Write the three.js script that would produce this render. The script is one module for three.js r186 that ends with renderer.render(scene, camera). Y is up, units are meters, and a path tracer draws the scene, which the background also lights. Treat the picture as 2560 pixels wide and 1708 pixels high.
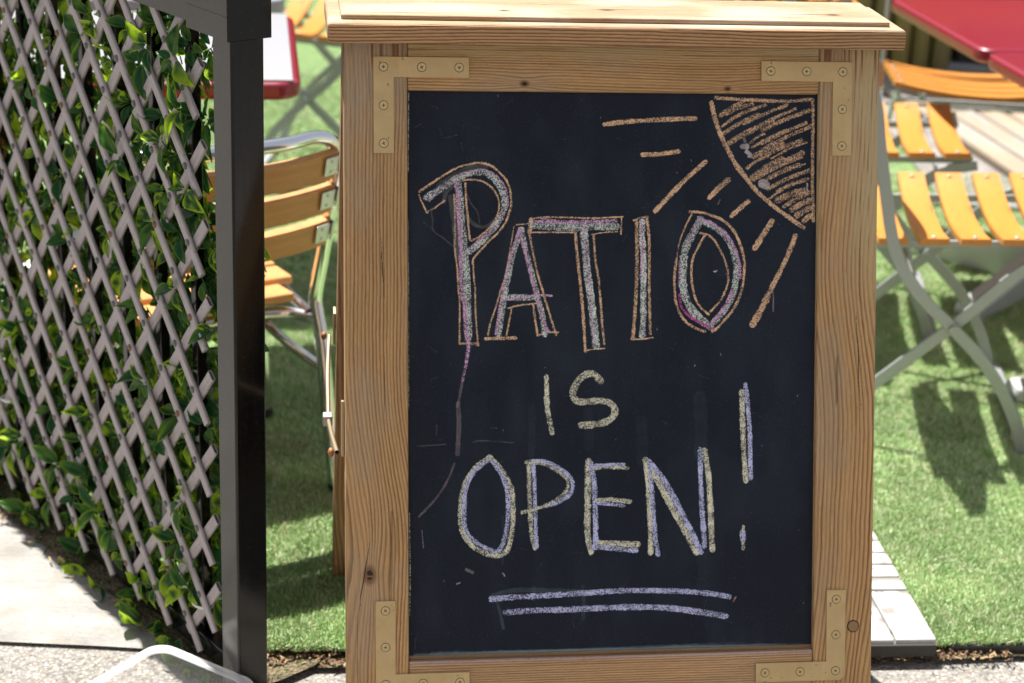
import * as THREE from 'three';
import { RoundedBoxGeometry } from 'three/addons/geometries/RoundedBoxGeometry.js';
import { mergeGeometries, mergeVertices, toCreasedNormals } from 'three/addons/utils/BufferGeometryUtils.js';

// ---------------------------------------------------------------- camera, sky, sun, exposure
const scene = new THREE.Scene();
const V = (x, y, z) => new THREE.Vector3(x, y, z);
const rad = (d) => d * Math.PI / 180;
const camera = new THREE.PerspectiveCamera(21.02, 1024 / 683, 0.05, 400);
camera.position.set(0, 1.5, 0);
{
  const roll = rad(2.4);
  camera.up.set(-Math.sin(roll), Math.cos(roll), 0);
  camera.up.set(0, 1, 0);
  camera.lookAt(0, 1.5 - Math.tan(rad(21.2)), -1);
  camera.rotateZ(roll);
}
camera.focus = 2.42;
camera.userData.fStop = 4.6;
const renderer = new THREE.WebGLRenderer({ antialias: true });
renderer.toneMapping = THREE.LinearToneMapping;
renderer.toneMappingExposure = 2.35;
renderer.shadowMap.enabled = true;
const SKY = .50;
const sunDir = V(-0.302, 1, -0.408).normalize();
// clear summer sky with a pale horizon, computed: air only
{
  const w = 512, h = 256, d = new Float32Array(w * h * 4);
  for (let y = 0; y < h; y++) for (let x = 0; x < w; x++) {
    const el = ((y + .5) / h - .5) * Math.PI, az = ((x + .5) / w - .5) * Math.PI * 2;
    const dir = V(Math.cos(el) * Math.cos(az), Math.sin(el), Math.cos(el) * Math.sin(az)), up = Math.max(0, dir.y);
    const t = Math.pow(up, .5), c = Math.max(0, dir.dot(sunDir)), glow = .35 * Math.pow(c, 8) + .9 * Math.pow(c, 60);
    const z = [.30, .345, .44], hz = [.60, .60, .61], i = (y * w + x) * 4;
    for (let k = 0; k < 3; k++) d[i + k] = (hz[k] + (z[k] - hz[k]) * t + glow * [.9, .86, .78][k]) * SKY;
    d[i + 3] = 1;
  }
  const t = new THREE.DataTexture(d, w, h, THREE.RGBAFormat, THREE.FloatType);
  t.mapping = THREE.EquirectangularReflectionMapping; t.magFilter = t.minFilter = THREE.LinearFilter; t.needsUpdate = true;
  scene.background = t; scene.environment = t;
}
const sun = new THREE.DirectionalLight(new THREE.Color(1.0, 0.965, 0.91), 5.0);
sun.position.copy(sunDir).multiplyScalar(12);
sun.castShadow = true;
sun.shadow.mapSize.set(4096, 4096);
Object.assign(sun.shadow.camera, { left: -7, right: 7, top: 7, bottom: -9, near: 0.5, far: 40 });
scene.add(sun, sun.target);

// ---------------------------------------------------------------- helpers
function mulberry(a) { return () => { a |= 0; a = a + 0x6D2B79F5 | 0; let t = Math.imul(a ^ a >>> 15, 1 | a); t = t + Math.imul(t ^ t >>> 7, 61 | t) ^ t; return ((t ^ t >>> 14) >>> 0) / 4294967296; }; }
const hash = (x, y, s) => { let h = Math.imul(x | 0, 374761393) ^ Math.imul(y | 0, 668265263) ^ Math.imul(s | 0, 1274126177); h = Math.imul(h ^ h >>> 13, 1274126177); h = Math.imul(h ^ h >>> 15, 2246822519); return ((h ^ h >>> 16) >>> 0) / 4294967296; };
function noise(x, y, s) {
  const xi = Math.floor(x), yi = Math.floor(y), fx = x - xi, fy = y - yi;
  const u = fx * fx * (3 - 2 * fx), v = fy * fy * (3 - 2 * fy);
  const a = hash(xi, yi, s), b = hash(xi + 1, yi, s), c = hash(xi, yi + 1, s), d = hash(xi + 1, yi + 1, s);
  return a + (b - a) * u + (c - a) * v + (a - b - c + d) * u * v;
}
const fbm = (x, y, s, o = 4) => { let f = 0, a = 0.5, t = 0; for (let i = 0; i < o; i++) { f += a * noise(x, y, s + i * 17); t += a; a *= 0.5; x *= 2.03; y *= 2.03; } return f / t; };
const sm = (a, b, x) => { const t = Math.min(1, Math.max(0, (x - a) / (b - a))); return t * t * (3 - 2 * t); };
const mix = (a, b, t) => a + (b - a) * t;
const mix3 = (a, b, t) => [mix(a[0], b[0], t), mix(a[1], b[1], t), mix(a[2], b[2], t)];
const toS = (c) => c <= 0.0031308 ? 12.92 * c : 1.055 * Math.pow(c, 1 / 2.4) - 0.055;
// fn(x, y) -> [r, g, b (linear), height, roughness]
function makeTex(w, h, fn, want = {}) {
  const col = new Uint8Array(w * h * 4), bmp = want.bump ? new Uint8Array(w * h * 4) : null, rgh = want.rough ? new Uint8Array(w * h * 4) : null;
  for (let y = 0; y < h; y++) for (let x = 0; x < w; x++) {
    const p = fn(x, y), i = (y * w + x) * 4;
    for (let k = 0; k < 3; k++) col[i + k] = Math.max(0, Math.min(255, Math.round(255 * toS(p[k]))));
    col[i + 3] = 255;
    if (bmp) { const b = Math.max(0, Math.min(255, Math.round(255 * p[3]))); bmp[i] = bmp[i + 1] = bmp[i + 2] = b; bmp[i + 3] = 255; }
    if (rgh) { const b = Math.max(0, Math.min(255, Math.round(255 * p[4]))); rgh[i] = rgh[i + 1] = rgh[i + 2] = b; rgh[i + 3] = 255; }
  }
  const T = (d, srgb) => { const t = new THREE.DataTexture(d, w, h); t.magFilter = THREE.LinearFilter; t.minFilter = THREE.LinearMipmapLinearFilter; t.generateMipmaps = true; t.wrapS = t.wrapT = THREE.RepeatWrapping; if (srgb) t.colorSpace = THREE.SRGBColorSpace; t.needsUpdate = true; return t; };
  return { map: T(col, true), bumpMap: bmp ? T(bmp) : null, roughnessMap: rgh ? T(rgh) : null };
}
const taken = {};
function numbered(n) { const k = taken[n] = (taken[n] ?? -1) + 1; return k ? n + '_' + String(k).padStart(3, '0') : n; }
function thing(name, label, category, pos = [0, 0, 0], turn = 0, group) {
  const o = new THREE.Group(); o.name = numbered(name); scene.add(o);
  o.position.set(...pos); o.rotation.y = turn; o.userData = { label, category }; if (group) o.userData.group = group;
  return o;
}
function part(name, geo, mat, parent, label) {
  const m = new THREE.Mesh(geo, mat); m.name = name; m.castShadow = m.receiveShadow = true; parent.add(m);
  if (label) m.userData.label = label;
  return m;
}
function structure(name, geo, mat) { const m = part(name, geo, mat, scene); m.userData.kind = 'structure'; return m; }
const std = (o) => new THREE.MeshStandardMaterial(o);
const phy = (o) => new THREE.MeshPhysicalMaterial(o);
const lin = (r, g, b) => new THREE.Color().setRGB(r, g, b);
// a rounded bar, x = length; uv runs along the length
function bar(L, W, T, r = 0.003, u0 = 0, v0 = 0, uL = 1, vW = 1) {
  const g = new RoundedBoxGeometry(L, W, T, 2, Math.min(r, L * .49, W * .49, T * .49)), p = g.attributes.position, n = g.attributes.normal, uv = g.attributes.uv;
  for (let i = 0; i < p.count; i++) {
    const x = p.getX(i), y = p.getY(i), z = p.getZ(i), ny = Math.abs(n.getY(i)), nx = Math.abs(n.getX(i)), nz = Math.abs(n.getZ(i));
    let u = x / L + .5, v = y / W + .5;
    if (ny > nz && ny > nx) v = (z / W + (y > 0 ? 1.0 : 0.0));
    else if (nx > nz) u = u + z / L * 0.3;
    uv.setXY(i, u0 + u * uL, v0 + v * vW);
  }
  return g;
}
const box = (w, h, d, r = 0.002) => new RoundedBoxGeometry(w, h, d, 2, Math.min(r, w * .49, h * .49, d * .49));
function tube(pts, r, seg = 24, rs = 10, closed = false, tension = 0.5) { return new THREE.TubeGeometry(new THREE.CatmullRomCurve3(pts, closed, 'catmullrom', tension), seg, r, rs, closed); }
// a flat bar (width w across, thickness t) swept along points lying in the XY plane at z
function flatBar(pts, w, t, z) {
  const c = new THREE.CatmullRomCurve3(pts.map(([x, y]) => V(x, y, 0))), n = pts.length > 2 ? 28 : 2, P = c.getPoints(n);
  const a = [], b = [];
  for (let i = 0; i <= n; i++) { const q = P[Math.max(0, i - 1)], s = P[Math.min(n, i + 1)], dx = s.x - q.x, dy = s.y - q.y, l = Math.hypot(dx, dy); a.push([P[i].x - dy / l * w / 2, P[i].y + dx / l * w / 2]); b.push([P[i].x + dy / l * w / 2, P[i].y - dx / l * w / 2]); }
  const sh = new THREE.Shape(); [...a, ...b.reverse()].forEach(([x, y], i) => i ? sh.lineTo(x, y) : sh.moveTo(x, y));
  const g = new THREE.ExtrudeGeometry(sh, { depth: t, bevelEnabled: true, bevelSize: .001, bevelThickness: .001, bevelSegments: 1, curveSegments: 4 });
  g.translate(0, 0, z - t / 2); return g;
}

// ---------------------------------------------------------------- wood
function woodTex(L, W, o) {
  const w = Math.min(2048, Math.round(L * (o.res ?? 1900))), h = Math.max(32, Math.round(W * (o.res ?? 1900))), S = o.seed;
  const light = o.light ?? [.46, .285, .145], dark = o.dark ?? [.185, .085, .032], grey = o.grey ?? [.33, .27, .20];
  return makeTex(w, h, (px, py) => {
    let x = px / w * L, y = py / h * W; let kn = 0, kr = 1e9;
    let yy = y + (fbm(x * 2.6, 1.3, S, 2) - .5) * .05 * (o.wave ?? 1) + (noise(x * 7, y * 16, S + 3) - .5) * .003 * (o.wave ?? 1);
    for (const [kx, ky, r] of o.knots ?? []) { const dx = (x - kx) / 2.6, dy = y - ky, d = Math.hypot(dx, dy); yy += Math.sign(dy || 1) * r * 1.5 * Math.exp(-d * d / (r * r * 5)) * (1 - Math.exp(-Math.abs(dy) / r)); const q = Math.hypot((x - kx) / 1.5, dy) / r; if (q < kr) kr = q; }
    const pith = (o.pith ?? -.3) * W, dep = (o.depth ?? .03) + (fbm(x * 1.7, 7.7, S + 9, 2) - .5) * (o.taper ?? .03);
    const R = Math.hypot(yy - pith, dep) * (o.rings ?? 260) + (noise(x * 5, y * 60, S + 5) - .5) * .5 + fbm(x * 40, y * 200, S + 8, 2) * .25;
    const k = Math.floor(R), t = R - k, strength = o.bold ? .8 + .2 * hash(k, 3, S) : .45 + .55 * hash(k, 3, S);
    let late = sm(.35, .86, t) * (1 - sm(.93, 1, t)) * strength;
    const fib = fbm(x * 50, y * 1500, S + 21, 2), fine = fbm(x * 260, y * 900, S + 33, 2);
    let c = mix3(light, dark, late * (o.contrast ?? 1));
    const m = (.80 + .30 * fib + .14 * (fine - .5)) * (.84 + .32 * fbm(x * 5, y * 34, S + 90, 3)); c = c.map((q) => q * m);
    const gw = sm(.42, .75, fbm(x * 7, y * 16, S + 40, 4)) * (o.weather ?? .35) * 1.5 + (o.greyAt ? o.greyAt(x / L, y / W) : 0) * (.5 + .5 * noise(x * 60, y * 400, S + 44));
    c = mix3(c, grey.map((q) => q * (.75 + .5 * fib)), Math.min(.85, gw));
    if (o.paint) { const f = o.paint(x / L, y / W) * sm(.38, .55, fbm(x * 11, y * 420, S + 50, 3) + .12 * (1 - late)); c = mix3(c, [.47, .37, .20], f * .8); }
    if (o.streak) { const f = o.streak(x / L, y / W) * sm(.48, .66, noise(x * 8, y * 330, S + 55)); c = mix3(c, [.17, .065, .022], f * .85); }
    let bh = .62 - .35 * late + .25 * (fib - .5);
    if (noise(x * 5, y * 380, S + 61) > .935) { c = c.map((q) => q * .6); bh -= .25; }
    if (kr < 1.5) { const f = 1 - sm(.55, 1.25, kr); c = mix3(c, [.15, .066, .026], f * .85); if (kr < .45 && noise(x * 300, y * 300, S) > .3) { c = [.02, .013, .01]; bh = .1; } }
    for (const [x0, y0, x1, y1, wd] of o.cracks ?? []) { const q = (x - x0) / (x1 - x0); if (q > 0 && q < 1) { const yc = mix(y0, y1, q) + (noise(x * 60, 2, S) - .5) * .003; if (Math.abs(y - yc) < wd * (1 - Math.abs(q * 2 - 1))) { c = [.03, .02, .014]; bh = .05; } } }
    if (o.dust) { const f = o.dust(x / L, y / W) * sm(.25, .6, fbm(x * 500, y * 700, S + 71, 2)); c = mix3(c, [.36, .34, .52], f); }
    return [c[0], c[1], c[2], bh];
  }, { bump: true });
}
function woodMat(L, W, o) { const t = woodTex(L, W, o); return std({ map: t.map, bumpMap: t.bumpMap, bumpScale: o.bump ?? .0012, roughness: o.rough ?? .78 }); }

// ================================================================ SETTING
// pavement: an exposed-aggregate strip and, behind a joint, a broomed concrete slab
const curbYaw = rad(5.5);
function aggregateTex() {
  const n = 1024, size = .75, cells = 110, rnd = mulberry(5), P = [];
  for (let i = 0; i < cells * cells; i++) P.push([rnd(), rnd(), rnd(), .35 + .65 * rnd()]);
  return makeTex(n, n, (x, y) => {
    const X = x / n * cells, Y = y / n * cells, xi = Math.floor(X), yi = Math.floor(Y); let b = 9, b2 = 9, id = 0;
    for (let j = -1; j <= 1; j++) for (let i = -1; i <= 1; i++) { const cx = (xi + i + cells) % cells, cy = (yi + j + cells) % cells, p = P[cy * cells + cx], d = Math.hypot(xi + i + p[0] - X, yi + j + p[1] - Y) / p[3]; if (d < b) { b2 = b; b = d; id = cy * cells + cx; } else if (d < b2) b2 = d; }
    const p = P[id], stone = 1 - sm(.5, .72, b), k = p[2];
    const base = k < .12 ? [.20, .17, .15] : k < .3 ? [.42, .35, .28] : k < .55 ? [.36, .35, .34] : [.52, .48, .43];
    const f = fbm(x / 9, y / 9, 4, 3), mortar = [.34 * (.5 + .7 * f), .315 * (.5 + .7 * f), .28 * (.5 + .7 * f)];
    const pit = noise(x / 5, y / 5, 77) > .9 ? .35 : 1;
    const c = mix3(mortar, base.map((q) => q * (.85 + .3 * f)), stone * .75).map((q) => q * pit * (.85 + .3 * fbm(x / 140, y / 140, 9, 3)));
    return [...c.map((q) => q * .72), .3 + .5 * stone * p[3] + .15 * f - (pit < 1 ? .25 : 0)];
  }, { bump: true });
}
function slabTex() {
  const n = 1024;
  return makeTex(n, n, (x, y) => {
    const s = fbm(x / 70, y / 3.2, 3, 3), s2 = fbm(x / 9, y / 2.4, 6, 2), f = fbm(x / 70, y / 70, 8, 5), g = hash(x >> 1, y >> 1, 2), pit = noise(x / 4, y / 4, 61) > .93 ? .62 : 1;
    const dirt = sm(.55, .75, fbm(x / 60, y / 40, 15, 4));
    const v = .27 * (.72 + .24 * s + .22 * s2 + .16 * g) * (.66 + .68 * f) * pit;
    const c = mix3([v, v * .95, v * .88], [.24, .21, .17], dirt * .55);
    return [...c, .4 * s + .4 * s2 + .15 * g];
  }, { bump: true });
}
function groundSheet(pts, y, size) { // polygon in x/z, uv in metres / size
  const sh = new THREE.Shape(); pts.forEach(([x, z], i) => i ? sh.lineTo(x, -z) : sh.moveTo(x, -z));
  const g = new THREE.ShapeGeometry(sh); g.rotateX(-Math.PI / 2); g.translate(0, y, 0);
  const p = g.attributes.position, uv = g.attributes.uv; for (let i = 0; i < p.count; i++) uv.setXY(i, p.getX(i) / size, p.getZ(i) / size);
  return g;
}
const cz = (x) => -2.53 - x * .0955; // front edge of the patio
{
  const t = aggregateTex();
  structure('pavement', groundSheet([[-40, 40], [40, 40], [40, -40], [-40, -40]], -.018, .75), std({ map: t.map, bumpMap: t.bumpMap, bumpScale: .003, roughness: .9 }));
  const s = slabTex();
  structure('concrete_slab', groundSheet([[-12, -2.56], [-.62, -2.506], [-.50, -2.502], [-1.42, -3.62], [-1.9, -4.2], [-12, -4.2]], -.012, .9), std({ map: s.map, bumpMap: s.bumpMap, bumpScale: .0018, roughness: .92 }));
  const as = makeTex(512, 512, (x, y) => { const v = .05 + .05 * hash(x >> 1, y >> 1, 4) + .03 * fbm(x / 60, y / 60, 6, 3); return [v, v, v * 1.03, v * 5]; }, { bump: true });
  structure('road', groundSheet([[-40, -1.30], [40, -1.30], [40, 8.5], [-40, 8.5]], -.014, .6), std({ map: as.map, bumpMap: as.bumpMap, bumpScale: .003, roughness: .9 }));
  // earth strip under the hedge panel
  const e = makeTex(512, 512, (x, y) => { const f = fbm(x / 30, y / 30, 3, 4), g = fbm(x / 5, y / 5, 13, 3), d = hash(x >> 2, y >> 2, 5); const c = mix3([.075, .052, .034], [.20, .145, .09], sm(.3, .7, f)).map((q) => q * (.5 + g)); return [...mix3(c, [.07, .12, .03], d > .72 ? .7 : 0), g]; }, { bump: true });
  structure('soil', groundSheet([[-.33, -2.42], [-.40, -2.37], [-.455, -2.44], [-.60, -2.62], [-.80, -2.83], [-1.0, -3.05], [-1.9, -4.1], [-1.7, -4.15], [-.36, -2.56], [-.26, -2.49]], -.0065, .4), std({ map: e.map, bumpMap: e.bumpMap, bumpScale: .012, roughness: 1 }));
  // debris strip at the edge of the turf
  structure('soil_edge', groundSheet([[-.40, cz(-.4) + .04], [.62, cz(.62) + .035], [.95, cz(.95) + .014], [.95, cz(.95) - .05], [-.40, cz(-.4) - .05]], -.009, .37), std({ map: e.map, bumpMap: e.bumpMap, bumpScale: .012, roughness: 1 }));
}
// artificial turf: a backing sheet and its blades
const turfPoly = [[-.395, cz(-.395)], [3.5, cz(3.5)], [3.5, -9.5], [-5.4, -9.5], [-5.4, -8.72]];
{
  const t = makeTex(1024, 1024, (x, y) => { const f = fbm(x / 90, y / 90, 2, 3), g = hash(x >> 1, y >> 1, 3), q = noise(x / 3, y / 7, 8); const c = mix3([.10, .20, .055], [.26, .40, .15], q); const d = g > .84 ? [.26, .24, .12] : c; return [...mix3(c, d, .6).map((k) => k * (.75 + .45 * f)), q]; }, { bump: true });
  structure('turf', groundSheet(turfPoly, .002, .55), std({ map: t.map, bumpMap: t.bumpMap, bumpScale: .006, roughness: .95 }));
  const rnd = mulberry(91), tuft = [];
  for (let i = 0; i < 7; i++) {
    const a = rnd() * 6.28, lean = .15 + rnd() * .75, h = .008 + rnd() * .008, w = .0009 + rnd() * .0005, g = new THREE.BufferGeometry();
    const bx = (rnd() - .5) * .012, bz = (rnd() - .5) * .012, dx = Math.cos(a), dz = Math.sin(a), P = [], I = [];
    for (let k = 0; k <= 2; k++) { const q = k / 2, o = lean * h * q * q * 1.3, ww = w * (1 - q * .75), y = h * q * (1 - .25 * lean * q); P.push(bx + dx * o - dz * ww, y, bz + dz * o + dx * ww, bx + dx * o + dz * ww, y, bz + dz * o - dx * ww); }
    for (let k = 0; k < 2; k++) I.push(k * 2, k * 2 + 1, k * 2 + 2, k * 2 + 1, k * 2 + 3, k * 2 + 2);
    g.setAttribute('position', new THREE.Float32BufferAttribute(P, 3)); g.setIndex(I); g.computeVertexNormals(); tuft.push(g);
  }
  const tg = mergeGeometries(tuft), spots = [];
  const zone = (x0, x1, z0, z1, n) => { for (let i = 0; i < n; i++) { const x = mix(x0, x1, rnd()), z = mix(z0, z1, rnd()); if (z < cz(x) + .004 && (x > -.395 || (z - cz(-.395)) * 1 < (x + .395) * 1.23)) spots.push([x, z]); } };
  zone(-.42, .05, -3.1, -2.47, 40000); zone(-.65, -.05, -4.2, -3.1, 34000); zone(.5, 1.15, -3.2, -2.55, 60000); zone(.55, 1.4, -4.4, -3.2, 60000); zone(-1.2, 0, -6.4, -4.2, 18000); zone(.6, 1.6, -5.4, -4.4, 14000);
  const im = new THREE.InstancedMesh(tg, std({ color: 0xffffff, roughness: .6, side: THREE.DoubleSide }), spots.length);
  const M = new THREE.Matrix4(), q = new THREE.Quaternion(), col = new THREE.Color();
  spots.forEach(([x, z], i) => {
    q.setFromAxisAngle(V(0, 1, 0), rnd() * 6.28); const s = .7 + rnd() * .55; M.compose(V(x, .001, z), q, V(s, s * (.75 + .4 * rnd()), s)); im.setMatrixAt(i, M);
    const k = rnd(), f = .75 + .5 * fbm(x * 9, z * 9, 6, 3); const c = k < .17 ? [.62, .57, .40] : k < .45 ? [.23, .385, .125] : k < .8 ? [.37, .535, .215] : [.52, .64, .36];
    im.setColorAt(i, col.setRGB(c[0] * f, c[1] * f, c[2] * f));
  });
  im.name = 'turf_blades'; im.castShadow = im.receiveShadow = true; im.userData = { kind: 'stuff', label: 'short green artificial grass blades covering the patio floor', category: 'grass' }; scene.add(im);
}
// pale paving under the far right deck
{
  const s = slabTex();
  structure('paving', groundSheet([[1.22, -5.05], [3.4, -5.3], [3.4, -9.3], [1.15, -9.3]], .010, .8), std({ map: s.map, color: lin(.8, .78, .77), bumpMap: s.bumpMap, bumpScale: .001, roughness: .9 }));
}
// the sunlit building across the street, behind the camera: it lights the shaded front of the sign
{
  const o = thing('building', 'pale sunlit building across the street', 'building', [0, 0, 11], Math.PI);
  const w = part('wall', new THREE.BoxGeometry(26, 8, .4), std({ color: lin(.62, .55, .46), roughness: .9 }), o); w.position.y = 4;
  const gl = std({ color: lin(.03, .035, .04), roughness: .1 }), fr = std({ color: lin(.7, .68, .64), roughness: .6 });
  for (let k = 0; k < 7; k++) for (const y of [1.6, 5.2]) { const f = part('window', box(1.5, 2.0, .10, .02), fr, o); f.position.set(-9.6 + k * 3.2, y, .2); const g = part('pane', new THREE.BoxGeometry(1.3, 1.8, .02), gl, f); g.position.z = .055; }
}
// curb strip: black plastic edging along the turf
{
  const o = thing('edging_strip', 'black plastic edging strip along the front edge of the green turf', 'edging', [1.45, -.008, cz(1.45) + .006], curbYaw);
  const m = std({ color: lin(.018, .018, .02), roughness: .45 });
  part('strip', box(1.46, .022, .010, .003), m, o); const b = part('ridge', box(1.46, .006, .016, .002), m, o); b.position.set(0, .009, -.002);
}

// ================================================================ CHALKBOARD SIGN
const boardYaw = rad(7.78), lean = rad(17.65);
const sign = thing('chalkboard_sign', 'wooden A-frame sandwich board with chalk drawing PATIO IS OPEN standing on the pavement', 'chalkboard sign', [.1406 - .172 * .1354, -.018, -2.2937 - .172 * .9908], boardYaw);
{
  const Y0 = .018; // sign base lies on the pavement
  // frame of the front leaf: x along the width, y up the board, z out of its face; origin at the panel centre
  const F = new THREE.Matrix4().makeRotationX(-lean).setPosition(0, .5661 + Y0, .172);
  const B = new THREE.Matrix4().makeRotationY(Math.PI).multiply(F);
  const put = (m, M, x, y, z, rz = 0) => { const q = new THREE.Matrix4().makeRotationZ(rz).setPosition(x, y, z); m.applyMatrix4(M.clone().multiply(q)); return m; };
  const T = .038;
  // stiles: along board from foot (-.594) to the cap (.445)
  const SL = 1.055, SW = .0835, sy = -.080;
  const base = { light: [.50, .30, .128], dark: [.195, .084, .029] };
  const mL = woodMat(SL, SW, { ...base, seed: 11, pith: 1.25, rings: 215, depth: .02, taper: .03, wave: 1.1, contrast: 1.0, weather: .25, greyAt: (x, y) => sm(.80, 1, x) * .75, streak: (x) => sm(.955, .985, x), knots: [[.345, .052, .0095]], cracks: [[.70, .03, .80, .036, .0006], [.28, .07, .40, .05, .0008]] });
  const mR = woodMat(SL, SW, { ...base, seed: 29, pith: -.35, rings: 165, depth: .012, taper: .03, wave: 1.2, weather: .22, greyAt: (x, y) => sm(.70, .98, x) * .5, paint: (x, y) => sm(.55, .85, x) * sm(.35, .7, 1 - y), streak: (x) => sm(.94, .99, x), cracks: [[.55, .02, .70, .028, .0007]] });
  put(part('stile', bar(SL, SW, T, .003), mL, sign), F, -.362 + SW / 2, sy, -T / 2, Math.PI / 2);
  put(part('stile', bar(SL, SW, T, .003), mR, sign), F, .362 - SW / 2, sy, -T / 2, Math.PI / 2);
  const RW = .0685, RL = .5570;
  const mT = woodMat(RL, RW, { ...base, seed: 41, pith: -.65, rings: 330, depth: .05, taper: .02, wave: .35, weather: .2, paint: (x, y) => sm(.40, .95, y) * .95, knots: [[.155, .010, .005], [.43, .006, .004]], streak: (x, y) => (1 - sm(.03, .09, x)) * .4 });
  const mB = woodMat(RL, .085, { ...base, seed: 57, pith: -.8, rings: 300, depth: .02, taper: .02, wave: .4, weather: .12, light: [.50, .305, .15], dark: [.20, .09, .036], dust: (x, y) => sm(.90, .97, y) * .4 });
  put(part('rail', bar(RL, RW, T - .002, .003), mT, sign), F, 0, .3798 + RW / 2, -T / 2);
  put(part('rail', bar(RL, .085, T - .002, .003), mB, sign), F, 0, -.3798 - .085 / 2, -T / 2);
  // bottom ledge the chalk dust lies on
  put(part('ledge', box(RL, .006, .010, .002), mB, sign), F, 0, -.3775, -.012);
  const hidden = woodMat(SL, SW, { ...base, seed: 73, pith: .4, rings: 220, depth: .03, weather: .2, light: [.46, .26, .125], dark: [.20, .085, .032] });
  // chalk panel
  const board = chalkTexture();
  const pg = new THREE.BoxGeometry(.566, .766, .006);
  { const p = pg.attributes.position, uv = pg.attributes.uv; for (let i = 0; i < p.count; i++) uv.setXY(i, (p.getX(i) + .2805) / .561, (p.getY(i) + .37975) / .7595); }
  put(part('chalk_panel', pg, phy({ specularIntensity: .45, map: board.map, bumpMap: board.bumpMap, bumpScale: .0004, roughnessMap: board.roughnessMap, roughness: 1 }), sign, 'black chalkboard panel with orange, white, yellow and lilac chalk writing'), F, 0, 0, -.012);
  // back leaf
  for (const s of [-1, 1]) put(part('stile', bar(SL, SW, T, .003), hidden, sign), B, s * (.362 - SW / 2), sy, -T / 2, Math.PI / 2);
  put(part('rail', bar(RL, RW, T - .002, .003), hidden, sign), B, 0, .3798 + RW / 2, -T / 2);
  put(part('rail', bar(RL, .085, T - .002, .003), hidden, sign), B, 0, -.42, -T / 2);
  put(part('back_panel', new THREE.BoxGeometry(.566, .766, .006), std({ color: lin(.02, .022, .026), roughness: .8 }), sign), B, 0, 0, -.012);
  // cap
  const capM = woodMat(.772, .05, { seed: 83, pith: 1.9, rings: 235, depth: .012, taper: .03, wave: .55, bold: 1, light: [.46, .265, .12], dark: [.135, .05, .02], weather: .06, grey: [.36, .29, .2] });
  const capTop = woodMat(.772, .16, { seed: 97, pith: -.9, rings: 300, depth: .02, taper: .05, wave: .6, contrast: 1, light: [.38, .255, .145], dark: [.165, .08, .036], weather: .30, grey: [.50, .44, .36], knots: [[.24, .055, .006], [.38, .07, .008], [.69, .06, .008]], cracks: [[.35, .070, .42, .071, .0016], [.60, .058, .72, .062, .0018], [.05, .03, .17, .034, .0014], [.20, .10, .40, .106, .0012], [.48, .035, .66, .04, .0013]] });
  const cap = part('cap_board', bar(.768, .165, .026, .006), [capTop][0], sign); cap.rotation.x = -Math.PI / 2; cap.position.set(0, 1.0255, -.005);
  cap.geometry.translate(0, 0, 0);
  const lip = part('cap_front', bar(.764, .0245, .004, .0018, 0, .1, 1, .49), capM, sign); lip.position.set(0, 1.0248, .0795); lip.rotation.x = -.06;
  const field = part('cap_field', bar(.732, .138, .007, .0022, .03, .1, .95, .85), capTop, sign); field.rotation.x = -Math.PI / 2; field.position.set(0, 1.0415, -.012);
  // corner brackets
  const brass = makeTex(512, 512, (x, y) => { const f = fbm(x / 40, y / 40, 5, 4), g = noise(x / 5, y / 5, 3), sp = noise(x / 11, y / 11, 23) > .945 ? 1 : 0; const c = mix3([.56, .405, .20], [.48, .345, .165], f).map((k) => k * (.97 + .05 * g)); return [...mix3(c, [.07, .05, .05], sp * .6), .5 + .2 * f - .3 * sp, .42 + .2 * f]; }, { bump: true, rough: true });
  const bm = std({ map: brass.map, bumpMap: brass.bumpMap, bumpScale: .0003, roughness: 1, roughnessMap: brass.roughnessMap, metalness: .25 });
  const sm1 = std({ color: lin(.50, .39, .21), roughness: .42, metalness: .6 });
  const head = () => { const s = new THREE.Shape(); s.absarc(0, 0, .0051, 0, Math.PI * 2); const h = new THREE.Path(), a = .0028, b = .0008; [[-a, -b], [-b, -b], [-b, -a], [b, -a], [b, -b], [a, -b], [a, b], [b, b], [b, a], [-b, a], [-b, b], [-a, b]].forEach(([x, y], i) => i ? h.lineTo(x, y) : h.moveTo(x, y)); s.holes.push(h); return new THREE.ExtrudeGeometry(s, { depth: .0012, bevelEnabled: true, bevelSize: .0005, bevelThickness: .0005, bevelSegments: 2, curveSegments: 20 }); };
  const hg = head(), wg = new THREE.CylinderGeometry(.0077, .0077, .0004, 28).rotateX(Math.PI / 2), dark = std({ color: lin(.05, .042, .035), roughness: .7 });
  const rnd = mulberry(4);
  for (const [sx, sy2] of [[-1, 1], [1, 1], [-1, -1], [1, -1]]) {
    const A = .125, Wb = .0258, s = new THREE.Shape();
    const ch = sx > 0 && sy2 < 0 ? .006 : .0008; // one worn corner
    const pts = [[ch, 0], [A, 0], [A, Wb], [Wb, Wb], [Wb, A], [0, A], [0, ch]];
    pts.forEach(([x, y], i) => { const X = -sx * x, Y = -sy2 * y; i ? s.lineTo(X, Y) : s.moveTo(X, Y); });
    for (const [hx, hy] of [[.0128, .0128], [.063, .0128], [.1125, .0128], [.0128, .063], [.0128, .1125]]) { const h = new THREE.Path(); h.absarc(-sx * hx, -sy2 * hy, .0066, 0, Math.PI * 2); s.holes.push(h); }
    const g = new THREE.ExtrudeGeometry(s, { depth: .0014, bevelEnabled: true, bevelSize: .0005, bevelThickness: .0005, bevelSegments: 2, curveSegments: 16 });
    const uv = g.attributes.uv; for (let i = 0; i < uv.count; i++) uv.setXY(i, uv.getX(i) * 4 + sx * .3 + sy2 * .17, uv.getY(i) * 4);
    const br = put(part('corner_bracket', g, bm, sign), F, sx * .3228, sy2 * .4228, .0006);
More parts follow.
